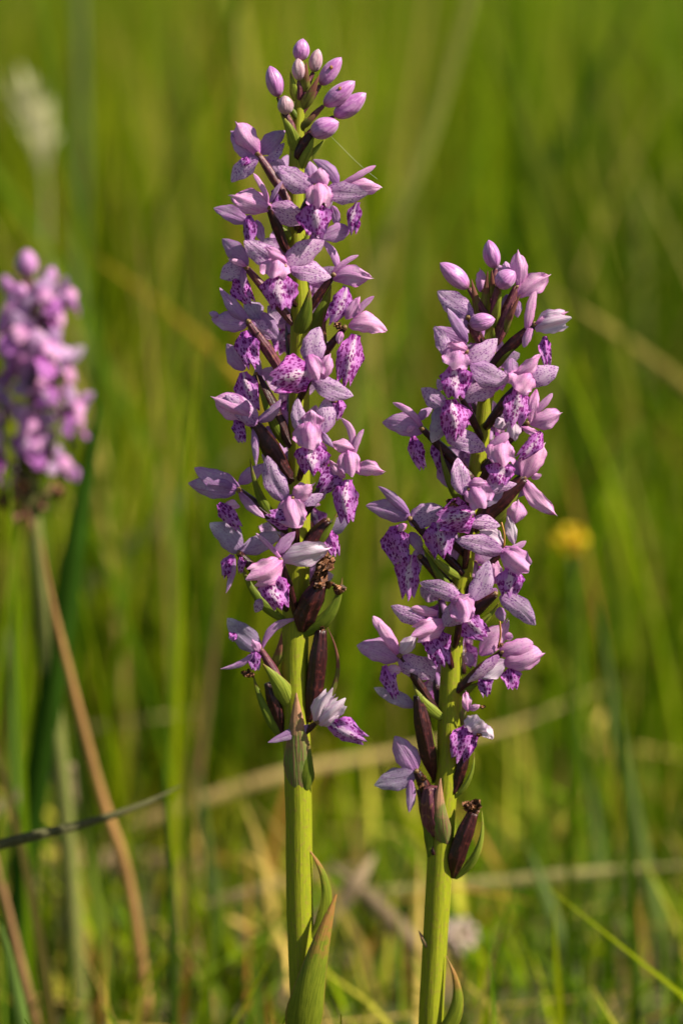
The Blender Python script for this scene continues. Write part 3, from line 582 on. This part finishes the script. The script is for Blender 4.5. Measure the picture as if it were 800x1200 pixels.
for x, y, x2, y2, k in ((38, 600, 8, 560, 'tn'), (40, 605, 66, 560, 'tn'), (40, 560, 66, 525, 'gr'), (38, 560, 14, 520, 'gr'), (41, 640, 30, 590, 'rd')):
    link('bract', sheet(atc(x, y, 6), atc(x2, y2, 12), 16 * MM * 1.2, (0, -1, 0), 'br', 0, .1, .9, 0, 0, .05, 10, 6, Cc.o, M[k], 'bract'), Cc.root)

# ================================================================ the meadow
def attr_mat(name, trans=0.35, rough=0.5, spec=0.3):
    m = N(name); a = m.n('Attribute', attribute_name='Col')
    st = m.n('TexNoise', {'Vector': m.scale(m.n('TexCoord').outputs['Object'], 900, 900, 25), 'Scale': 1.0, 'Detail': 2.0}).outputs[0]
    c = m.n('HueSaturation', {'Value': m.ramp(st, 0.3, 0.7, 0.82, 1.15), 'Color': a.outputs['Color']}).outputs[0]
    return m.finish(c, rough, trans, st, 0.0002, spec)
GM = attr_mat('grass_blades', 0.42, 0.75, 0.03)
DM = attr_mat('dry_straw', 0.2, 0.75, 0.05)
# ground
g = N('meadow_soil'); tc = g.n('TexCoord').outputs['Object']
n1 = g.n('TexNoise', {'Vector': tc, 'Scale': 14.0, 'Detail': 8.0}).outputs[0]; n2 = g.n('TexNoise', {'Vector': tc, 'Scale': 120.0, 'Detail': 6.0}).outputs[0]
cc = g.mix(g.ramp(n1, 0.4, 0.6), (0.055, 0.075, 0.016), (0.10, 0.085, 0.035)); cc = g.mix(g.ramp(n2, 0.5, 0.65), cc, (0.15, 0.125, 0.06))
gm = g.finish(cc, 0.95, 0, g.math('ADD', n1, n2), 0.01, 0.1)
gn = 60; xs = np.sign(np.linspace(-1, 1, gn)) * np.abs(np.linspace(-1, 1, gn)) ** 3 * 300
GV = [(x, y, (0.012 * math.sin(x * 5 + 1) * math.cos(y * 4) if abs(x) < 8 and abs(y) < 10 else 0) - 0.012) for y in xs for x in xs]
GF = [(j * gn + i, j * gn + i + 1, (j + 1) * gn + i + 1, (j + 1) * gn + i) for j in range(gn - 1) for i in range(gn - 1)]
tag(link('ground', mesh('ground', GV, GF, gm)), kind='structure')

rg = np.random.RandomState(5)
PAL = np.array([(0.095, 0.170, 0.003), (0.145, 0.220, 0.003), (0.050, 0.110, 0.003), (0.200, 0.255, 0.004), (0.090, 0.165, 0.010), (0.27, 0.28, 0.030), (0.36, 0.29, 0.075), (0.22, 0.13, 0.025)])
def blades(name, X, Y, H, W, prob, lean=0.25, seg=4, z0=None, az=None, patch=1.0, mat=None, droop=0.5):
    n = len(X); az = rg.uniform(0, 2 * np.pi, n) if az is None else az
    fa = rg.uniform(0, 2 * np.pi, n)                     # which way the flat of the blade faces
    ln = np.clip(np.abs(rg.normal(0, lean, n)), 0, 2.2 * lean if lean < 1 else 9); dx, dy = np.cos(az), np.sin(az); sx, sy = np.cos(fa), np.sin(fa)
    idx = rg.choice(len(PAL), n, p=np.array(prob) / sum(prob)); col = PAL[idx] * 1.12 * rg.uniform(0.65, 1.3, (n, 1))
    # soft patches of the meadow differ in brightness and redness
    pt = np.sin(X * 7.1 + 1.3 * np.sin(Y * 3.3)) * np.cos(X * 3.7 - Y * 2.1)
    col = col * (1 + 0.38 * patch * pt[:, None]); col[:, 0] *= 1 + 0.15 * patch * np.sin(X * 4.3 + 2)
    K = (seg + 1) * 2; V = np.zeros((n, K, 3)); Cc_ = np.ones((n, K, 4))
    for s in range(seg + 1):
        t = s / seg; off = H * ln * (t ** 1.8); zz = H * t * np.cos(np.clip(ln * t * droop, 0, 1.4)); hw = W / 2 * (1 - t) ** 0.55 + 0.0002
        base = (0 if z0 is None else z0)
        for k, sg in ((0, -1), (1, 1)):
            V[:, 2 * s + k, 0] = X + dx * off + sg * sx * hw; V[:, 2 * s + k, 1] = Y + dy * off + sg * sy * hw; V[:, 2 * s + k, 2] = zz + base - 0.012
    Cc_[:, :, :3] = col[:, None, :]
    q = np.array([[2 * s, 2 * s + 1, 2 * s + 3, 2 * s + 2] for s in range(seg)])
    F = (np.arange(n)[:, None, None] * K + q[None]).reshape(-1, 4)
    me = bpy.data.meshes.new(name); me.vertices.add(n * K); me.vertices.foreach_set('co', V.astype(np.float32).ravel())
    me.loops.add(F.size); me.loops.foreach_set('vertex_index', F.astype(np.int32).ravel())
    me.polygons.add(len(F)); me.polygons.foreach_set('loop_start', np.arange(0, F.size, 4, dtype=np.int32)); me.polygons.foreach_set('loop_total', np.full(len(F), 4, dtype=np.int32))
    me.update(calc_edges=True); a = me.color_attributes.new('Col', 'FLOAT_COLOR', 'POINT'); a.data.foreach_set('color', Cc_.astype(np.float32).ravel())
    me.materials.append(mat or GM); me.polygons.foreach_set('use_smooth', [True] * len(me.polygons))
    return tag(link(name, me), kind='stuff')
def field(n, y0, y1, wx, k=0.28, pw=1.0):
    Y = y0 + (y1 - y0) * rg.uniform(0, 1, n) ** pw; X = rg.uniform(-1, 1, n) * (wx + k * (Y + 1)); return X, Y
# distances measured from the orchids (camera is one metre nearer)
X, Y = field(52000, 1.25, 6.5, 0.9, pw=1.1); blades('tall_grass', X, Y, rg.uniform(0.24, 0.50, len(X)), rg.uniform(0.003, 0.008, len(X)), (5, 5, 3, 4, 3, 2.2, .8, .4), 0.22)
X, Y = field(14000, 6.5, 16, 3.0, pw=1.0); blades('distant_grass', X, Y, rg.uniform(0.32, 0.60, len(X)), rg.uniform(0.008, 0.018, len(X)), (5, 5, 3, 4, 3, 2, .6, .3), 0.22, seg=3)
X, Y = field(9000, 0.55, 1.4, 0.9); blades('middle_grass', X, Y, rg.uniform(0.08, 0.24, len(X)), rg.uniform(0.003, 0.007, len(X)), (5, 5, 3, 4, 3, 2, 1, .5), 0.3)
X, Y = field(26000, -0.1, 1.6, 1.0); blades('short_grass', X, Y, rg.uniform(0.02, 0.075, len(X)) + 0.06 * rg.uniform(0, 1, len(X)) ** 6, rg.uniform(0.002, 0.005, len(X)), (5, 4, 7, 2.5, 4, 2, 1.0, 1.0), 0.5, seg=3)
X, Y = field(1100, 0.5, 1.7, 0.9); blades('broad_grass', X, Y, rg.uniform(0.24, 0.60, len(X)), rg.uniform(0.003, 0.008, len(X)), (3, 4, 6, 4, 3, 4, 3.5, 1.5), 0.30, seg=5, patch=0.6)
X, Y = field(2600, 0.05, 2.0, 1.0); blades('dry_thatch', X, Y, rg.uniform(0.03, 0.10, len(X)), rg.uniform(0.003, 0.007, len(X)), (0, 0, 0, 0, 1, 4, 4, 1.5), 1.6, z0=rg.uniform(0.0, 0.03, len(X)), mat=DM, droop=1.2)
X = np.concatenate([rg.uniform(-.42, -.06, 130), rg.uniform(.10, .45, 70)]); Y = rg.uniform(.12, .6, 200)
blades('upright_grass', X, Y, np.where(X < 0, rg.uniform(0.14, 0.36, 200), rg.uniform(0.06, 0.20, 200)), rg.uniform(0.003, 0.006, 200), (4, 5, 5, 4, 5, 3, .8, .6), 0.14, seg=5, patch=.5)
# grass round and behind the camera position
X = rg.uniform(-4, 4, 14000); Y = rg.uniform(-5, 0.6, 14000); kq = (np.hypot(X, Y + 1.0) > 0.7) & ~((np.abs(X) < 0.55 + 0.2 * (Y + 1)) & (Y > -1.3)); X, Y = X[kq], Y[kq]
blades('surrounding_grass', X, Y, rg.uniform(0.08, 0.22, len(X)), rg.uniform(0.004, 0.009, len(X)), (5, 5, 3, 4, 3, 2, .8, .4), 0.4, seg=3)

# ---------------------------------------------------------------- single blades, stalks and straws that can be told apart
def ribbon(name, label, cat, pts, wd, col, D, group=None, tubey=False, fold=0.35, ground=True, mat=None, tip=True):
    """pts: (x, y[, D]) in photo places, root first; wd in photo pixels at its own distance"""
    P = [far(p[0], p[1], p[2] if len(p) > 2 else D) for p in pts]
    if ground and P[0].z > 0.0:
        a = P[0]; d = (P[0] - P[1]).normalized(); h = a.z
        k = min(h / max(0.25, -d.z), h * 3)
        P = [Vector((a.x + d.x * k * 0.9, a.y + d.y * k, -0.015)), Vector((a.x + d.x * k * .5, a.y + d.y * k * .5, h * 0.5))] + P
    o = Vector((P[0].x, P[0].y, max(0, P[0].z)))
    ww = [wd * PX * D * (0.9 if i == 0 else 1.0) for i in range(len(P))]
    Q = []; W = []; sub = 6
    for i in range(len(P) - 1):
        a = P[i - 1] if i else P[i] * 2 - P[i + 1]; b = P[i]; c = P[i + 1]; d = P[i + 2] if i + 2 < len(P) else P[i + 1] * 2 - P[i]
        for k in range(sub):
            t = k / sub; Q.append(0.5 * ((2 * b) + (c - a) * t + (2 * a - 5 * b + 4 * c - d) * t * t + (3 * b - a - 3 * c + d) * t ** 3))
    Q.append(P[-1]); n = len(Q); V = []; cl = []
    seg = 8 if tubey else 4
    for i, q in enumerate(Q):
        u = i / (n - 1); tg = (Q[min(i + 1, n - 1)] - Q[max(i - 1, 0)]).normalized()
        nr = Vector((0.25 * math.sin(u * 3 + P[0].x * 50), -1, 0.15)); nr = (nr - tg * tg.dot(nr)).normalized(); s = tg.cross(nr)
        h = ww[0] / 2 * ((min(1, (1 - u) / 0.45) ** 0.7 if tip else 1 - 0.25 * u)) + 1e-4
        for j in range(seg + 1):
            if tubey: an = 2 * math.pi * j / seg; V.append(q + s * (h * math.cos(an)) + nr * (h * math.sin(an)) - o)
            else: v = -1 + 2 * j / seg; V.append(q + s * (h * v) - nr * (fold * h * abs(v)) - o)
            k = 1 + 0.10 * math.sin(i * 0.7 + P[0].x * 90) + 0.05 * math.sin(j * 2.3); cl.append((col[0] * k, col[1] * k, col[2] * k, 1))
    F = [(i * (seg + 1) + j, i * (seg + 1) + j + 1, (i + 1) * (seg + 1) + j + 1, (i + 1) * (seg + 1) + j) for i in range(n - 1) for j in range(seg)]
    ob = link(name, mesh(name, V, F, mat or (DM if col[0] > col[1] else GM), col=cl), None, o)
    return tag(ob, label, cat, group)
TAN = (0.34, 0.19, 0.085); STRAW = (0.33, 0.25, 0.12); PALE = (0.42, 0.38, 0.22); GRN = (0.11, 0.19, 0.02); DG = (0.05, 0.105, 0.010); LG = (0.17, 0.24, 0.07); YG = (0.20, 0.26, 0.02)
ribbon('dry_stalk', 'reddish tan dry stalk running from under the blurred orchid spike to the bottom edge', 'dry stalk', [(178, 1215), (150, 1030), (118, 930), (78, 775), (58, 690), (47, 625)], 14, (0.40, 0.22, 0.08), 1.2, 'dry stalks', tubey=True, tip=True)
ribbon('dry_stalk', 'tan dry stalk leaning out of the bottom left corner', 'dry stalk', [(52, 1240), (30, 1150), (2, 1040), (-20, 960)], 13, TAN, 1.16, 'dry stalks', tubey=True, tip=False)
ribbon('grass_stalk', 'dark grey green grass blade, fairly sharp, reaching in level from the left edge', 'grass blade', [(-160, 1040, 1.02), (0, 991, 1.04), (100, 966, 1.06), (165, 944, 1.07), (214, 920, 1.08)], 14, (0.105, 0.10, 0.045), 1.05, 'single grass blades', tubey=False, fold=.8)
ribbon('fallen_straw', 'long straw crossing low behind both orchid stems and rising to the right', 'straw', [(100, 990, 1.42), (200, 950, 1.42), (340, 905, 1.43), (470, 880, 1.45), (600, 850, 1.48), (730, 795, 1.5)], 13, (0.46, 0.33, 0.13), 1.44, 'fallen straws')
ribbon('fallen_straw', 'short pale brown straw lying level beside the foot of the tan stalk', 'straw', [(95, 1012, 1.44), (160, 1008, 1.45), (228, 1016, 1.46)], 30, (0.30, 0.20, 0.12), 1.45, 'fallen straws', tip=False, ground=False)
ribbon('fallen_straw', 'pale straw lying nearly level right of the shorter orchid stem', 'straw', [(380, 1052, 1.3), (560, 1036, 1.3), (700, 1022, 1.3), (830, 1012, 1.3)], 13, (0.42, 0.36, 0.14), 1.4, 'fallen straws', ground=False)
ribbon('dry_reed', 'golden brown dry blade slanting down to the right between blurred orchid and tallest orchid', 'dry blade', [(350, 900, 1.5), (352, 700, 1.52), (336, 530, 1.54), (270, 432, 1.55), (200, 368, 1.55), (108, 298, 1.55)], 19, (0.32, 0.22, 0.02), 1.55, 'dry slanting blades')
ribbon('dry_reed', 'tan dry blade slanting down past the upper right of the shorter orchid', 'dry blade', [(860, 500, 1.6), (800, 450, 1.6), (720, 390, 1.6), (636, 335, 1.6)], 17, (0.34, 0.27, 0.06), 1.6, 'dry slanting blades')
ribbon('dry_reed', 'pale grey tan blade slanting up toward the middle left of the tallest orchid', 'dry blade', [(60, 720, 1.6), (140, 655, 1.6), (220, 580, 1.6), (300, 515, 1.6)], 26, (0.27, 0.26, 0.10), 1.6, 'dry slanting blades')
ribbon('tall_stalk', 'pale yellow green stalk slanting up between the two sharp orchid tips', 'grass stalk', [(400, 560, 1.6), (440, 320, 1.6), (500, 170, 1.6), (560, -30, 1.6)], 21, (0.30, 0.31, 0.06), 1.6, 'tall blurred stalks', tip=False)
ribbon('tall_stalk', 'straight pale stalk standing above the blurred orchid', 'grass stalk', [(96, 420, 1.9), (95, 250, 1.85), (94, 100, 1.85), (92, -40, 1.85)], 17, (0.24, 0.30, 0.10), 1.85, 'tall blurred stalks', tip=False)
ribbon('grass_stalk', 'broad bright green blade above the shorter orchid tip', 'grass blade', [(690, 700, 1.9), (668, 420, 1.85), (632, 230, 1.8), (598, 110, 1.8), (560, 20, 1.8)], 32, YG, 1.8, 'single grass blades')
ribbon('grass_stalk', 'dark green blade slanting down from the top right edge', 'grass blade', [(560, 380, 1.9), (615, 250, 1.85), (690, 110, 1.85), (760, -30, 1.85)], 24, DG, 1.85, 'single grass blades')
ribbon('grass_stalk', 'dark green broad blade standing right beside the blurred orchid stem', 'grass blade', [(62, 800, 1.22), (80, 690, 1.22), (100, 570, 1.22), (120, 465, 1.22)], 34, (0.04, 0.10, 0.008), 1.22, 'single grass blades')
ribbon('grass_stalk', 'long blue green blade arching up from the bottom right corner', 'grass blade', [(800, 1230, 1.3), (770, 1080, 1.3), (740, 950, 1.3), (718, 830, 1.3), (698, 700, 1.3)], 22, (0.19, 0.26, 0.06), 1.3, 'single grass blades')
ribbon('grass_stalk', 'pale green blade with its tip low at the right of the shorter orchid stem', 'grass blade', [(700, 1230, 1.25), (668, 1130, 1.25), (640, 1050, 1.25), (615, 985, 1.25)], 17, LG, 1.25, 'single grass blades')
ribbon('grass_stalk', 'upright pale blade left of the long blue green blade', 'grass blade', [(712, 1230, 1.35), (708, 1120, 1.35), (700, 1000, 1.35), (680, 850, 1.35)], 20, (0.14, 0.20, 0.05), 1.35, 'single grass blades')
ribbon('grass_stalk', 'narrow upright green blade crossing the dark level blade', 'grass blade', [(204, 1230, 1.14), (202, 1100, 1.14), (198, 1000, 1.14), (190, 895, 1.14)], 13, GRN, 1.14, 'single grass blades')
ribbon('grass_stalk', 'light green blade rising at bottom left past the tan stalk', 'grass blade', [(140, 1230, 1.2), (115, 1060, 1.2), (95, 900, 1.2), (82, 760, 1.2)], 17, (0.20, 0.27, 0.03), 1.2, 'single grass blades')
ribbon('grass_stalk', 'blue green blade in the very bottom left corner', 'grass blade', [(34, 1230, 1.08), (22, 1170, 1.08), (8, 1110, 1.08), (-4, 1070, 1.08)], 16, (0.16, 0.25, 0.05), 1.08, 'single grass blades')
ribbon('grass_stalk', 'pale upright blade between the tan stalk and the tallest orchid stem', 'grass blade', [(262, 1230, 1.3), (255, 1120, 1.3), (245, 1020, 1.3), (232, 900, 1.3)], 20, (0.16, 0.24, 0.06), 1.3, 'single grass blades')
ribbon('grass_stalk', 'tall green blade along the left edge under the blurred orchid', 'grass blade', [(20, 1100, 1.26), (18, 960, 1.26), (14, 820, 1.26), (18, 690, 1.26)], 18, (0.13, 0.22, 0.03), 1.26, 'single grass blades')
ribbon('grass_stalk', 'wide faint green blade low between the two sharp orchid stems', 'grass blade', [(425, 1230, 1.28), (440, 1150, 1.28), (462, 1090, 1.28), (480, 1030, 1.28)], 26, (0.15, 0.20, 0.04), 1.28, 'single grass blades')
ribbon('dry_stalk', 'faint tan stalk standing left of the lowest flowers of the tallest orchid', 'dry stalk', [(222, 950, 1.35), (238, 850, 1.35), (252, 740, 1.35), (268, 640, 1.35)], 14, (0.30, 0.20, 0.07), 1.35, 'dry stalks')
ribbon('dry_stalk', 'thin orange brown stalk low between the tan stalk and pale upright blade', 'dry stalk', [(190, 1230, 1.3), (184, 1130, 1.3), (190, 1030, 1.3)], 9, (0.30, 0.16, 0.04), 1.3, 'dry stalks')
for i, (x, y, x2, y2, wd, lb) in enumerate(((385, 1010, 470, 1095, 30, 'greyish dead leaf lying low just left of the shorter orchid stem'), (440, 1000, 395, 1060, 26, 'dull tan dead leaf lying low right of the tallest orchid stem'), (95, 960, 70, 905, 14, 'small dead leaf beside the foot of the tan stalk'))):
    ribbon('dead_leaf', lb, 'dead leaf', [(x2, y2, 1.26), ((x + x2) / 2 + 4, (y + y2) / 2, 1.26), (x, y, 1.27)], wd, (0.36, 0.26, 0.16), 1.26, 'dead leaves on the ground')
for pts, wd, col, D, lb in (
  ([(600, 905, 1.7), (690, 880, 1.7), (790, 850, 1.7), (860, 830, 1.7)], 10, STRAW, 1.7, 'faint straw slanting up to the right edge above the level pale straw'),
  ([(240, 1060, 1.3), (330, 1035, 1.3), (430, 1010, 1.3)], 12, STRAW, 1.35, 'dull straw lying across behind the foot of the tallest orchid stem'),
  ([(20, 860, 1.5), (120, 850, 1.5), (250, 830, 1.52)], 8, (0.30, 0.24, 0.09), 1.5, 'thin straw lying level above the dark level blade at left')):
    ribbon('fallen_straw', lb, 'straw', pts, wd, col, D, 'fallen straws', ground=False)
for pts, wd, col, D, lb in (
  ([(230, 330, 2.0), (222, 180, 2.0), (212, 40, 2.0)], 20, (0.22, 0.24, 0.03), 2.0, 'wide soft stalk standing left of the tallest orchid tip'),
  ([(745, 560, 2.0), (752, 380, 2.0), (748, 220, 2.0)], 17, (0.28, 0.30, 0.06), 2.0, 'pale upright stalk near the right edge above the slanting tan blade'),
  ([(640, 560, 1.9), (642, 380, 1.9), (632, 200, 1.9)], 15, (0.26, 0.28, 0.06), 1.9, 'pale upright stalk rising just right of the shorter orchid tip'),
  ([(470, 470, 1.8), (486, 340, 1.8), (482, 200, 1.8)], 12, (0.18, 0.25, 0.03), 1.8, 'thin green stalk between the two sharp orchids'),
  ([(320, 330, 2.1), (300, 150, 2.1), (262, -40, 2.1)], 16, (0.24, 0.28, 0.03), 2.1, 'soft yellow green stalk leaning left above the tallest orchid')):
    ribbon('tall_stalk', lb, 'grass stalk', pts, wd, col, D, 'tall blurred stalks', tip=False)
# seed head of a grass, upper left
sh = empty('seeding_grass', far(60, 420, 1.7)); sh.location.z = 0; tag(sh, 'pale feathery cream seed head at the upper left above the blurred orchid', 'seed head'); so = Vector(sh.location)
SP = [far(60, 500, 1.7), far(54, 300, 1.7), far(52, 205, 1.7), far(32, 125, 1.7)]
link('stalk', tube([Vector((so.x, so.y, -.02))] + SP, [.0018, .0018, .0016, .0014, .0006], so, tube_mat('seed_stalk', (0.30, 0.30, 0.14), (0.25, 0.27, 0.1)), seg=8), sh)
cream = N('seed_husk').finish((0.62, 0.58, 0.32), 0.7, 0.3)
for i in range(22):
    t = i / 21; a = SP[3].lerp(SP[2], t); sgn = 1 if i % 2 else -1
    b = a + Vector((sgn * rnd.uniform(.002, .016), rnd.uniform(-.008, .008), rnd.uniform(.014, .032)))
    link('husk', sheet(a, b, 0.004, (0, -1, 0), 'S', rnd.uniform(-.8, .8), .1, .9, 0, 0, .05, 6, 4, so, cream, 'husk'), sh)
# yellow flower, right
yf = far(668, 632, 1.48); yr = empty('yellow_flower', (yf.x, yf.y, 0)); tag(yr, 'small yellow orange flower, out of focus, in the grass right of the shorter orchid', 'flower'); yo = Vector(yr.location)
link('stem', tube([Vector((yf.x + .01, yf.y, -.02)), Vector((yf.x + .006, yf.y, yf.z * .5)), yf], [.0012] * 3, yo, tube_mat('yellow_stem', (0.1, 0.17, 0.02), (0.08, 0.13, 0.02)), seg=8), yr)
ym = N('yellow_petal').finish((0.85, 0.60, 0.008), 0.5, 0.3)
for i in range(6):
    a = R(i * 60); d = Vector((math.cos(a), -0.35, math.sin(a) * .9))
    link('petal', sheet(yf, yf + d * .0095, .009, (0, -1, .3), 'P', 0, .1, .6, 0, 0, .05, 6, 5, yo, ym, 'petal'), yr)
link('flower_centre', blob(yf + Vector((0, -.003, 0)), .0028, yo, tube_mat('yellow_eye', (0.5, 0.25, 0.01), (0.4, 0.2, 0.01)), 'flower_centre'), yr)
# pale clover head behind the shorter stem
ps = far(538, 1096, 1.27); cv = empty('clover', (ps.x, ps.y, 0)); tag(cv, 'small pale pinkish clover head low behind the shorter orchid stem', 'clover'); co = Vector(cv.location)
link('stem', tube([Vector((ps.x + .006, ps.y, -.02)), Vector((ps.x + .003, ps.y, ps.z * .5)), ps], [.001] * 3, co, M['stem'], seg=8), cv)
cm = N('clover_floret').finish((0.62, 0.48, 0.42), 0.6, 0.3)
for i in range(26):
    z = 1 - 2 * (i + .5) / 26; a = i * 2.4; q = math.sqrt(1 - z * z); d = Vector((q * math.cos(a), q * math.sin(a), z))
    link('floret', sheet(ps + d * .002, ps + d * .0095, .0042, (0.3, -1, .2), 'S', 0, .1, .8, 0, 0, .05, 5, 4, co, cm, 'floret'), cv)
# strand of spider silk
sk = N('silk').finish((0.6, 0.62, 0.45), 0.4, 0.3)
a, b = at(388, 160, 4), at(420, 192, 6); c_ = at(442, 210, 10)
tag(link('spider_silk', tube([a, b, c_], [.00004] * 3, a, sk, seg=5, name='spider_silk'), None, a), 'hair thin strand of spider silk near the buds of the tallest orchid', 'spider silk')
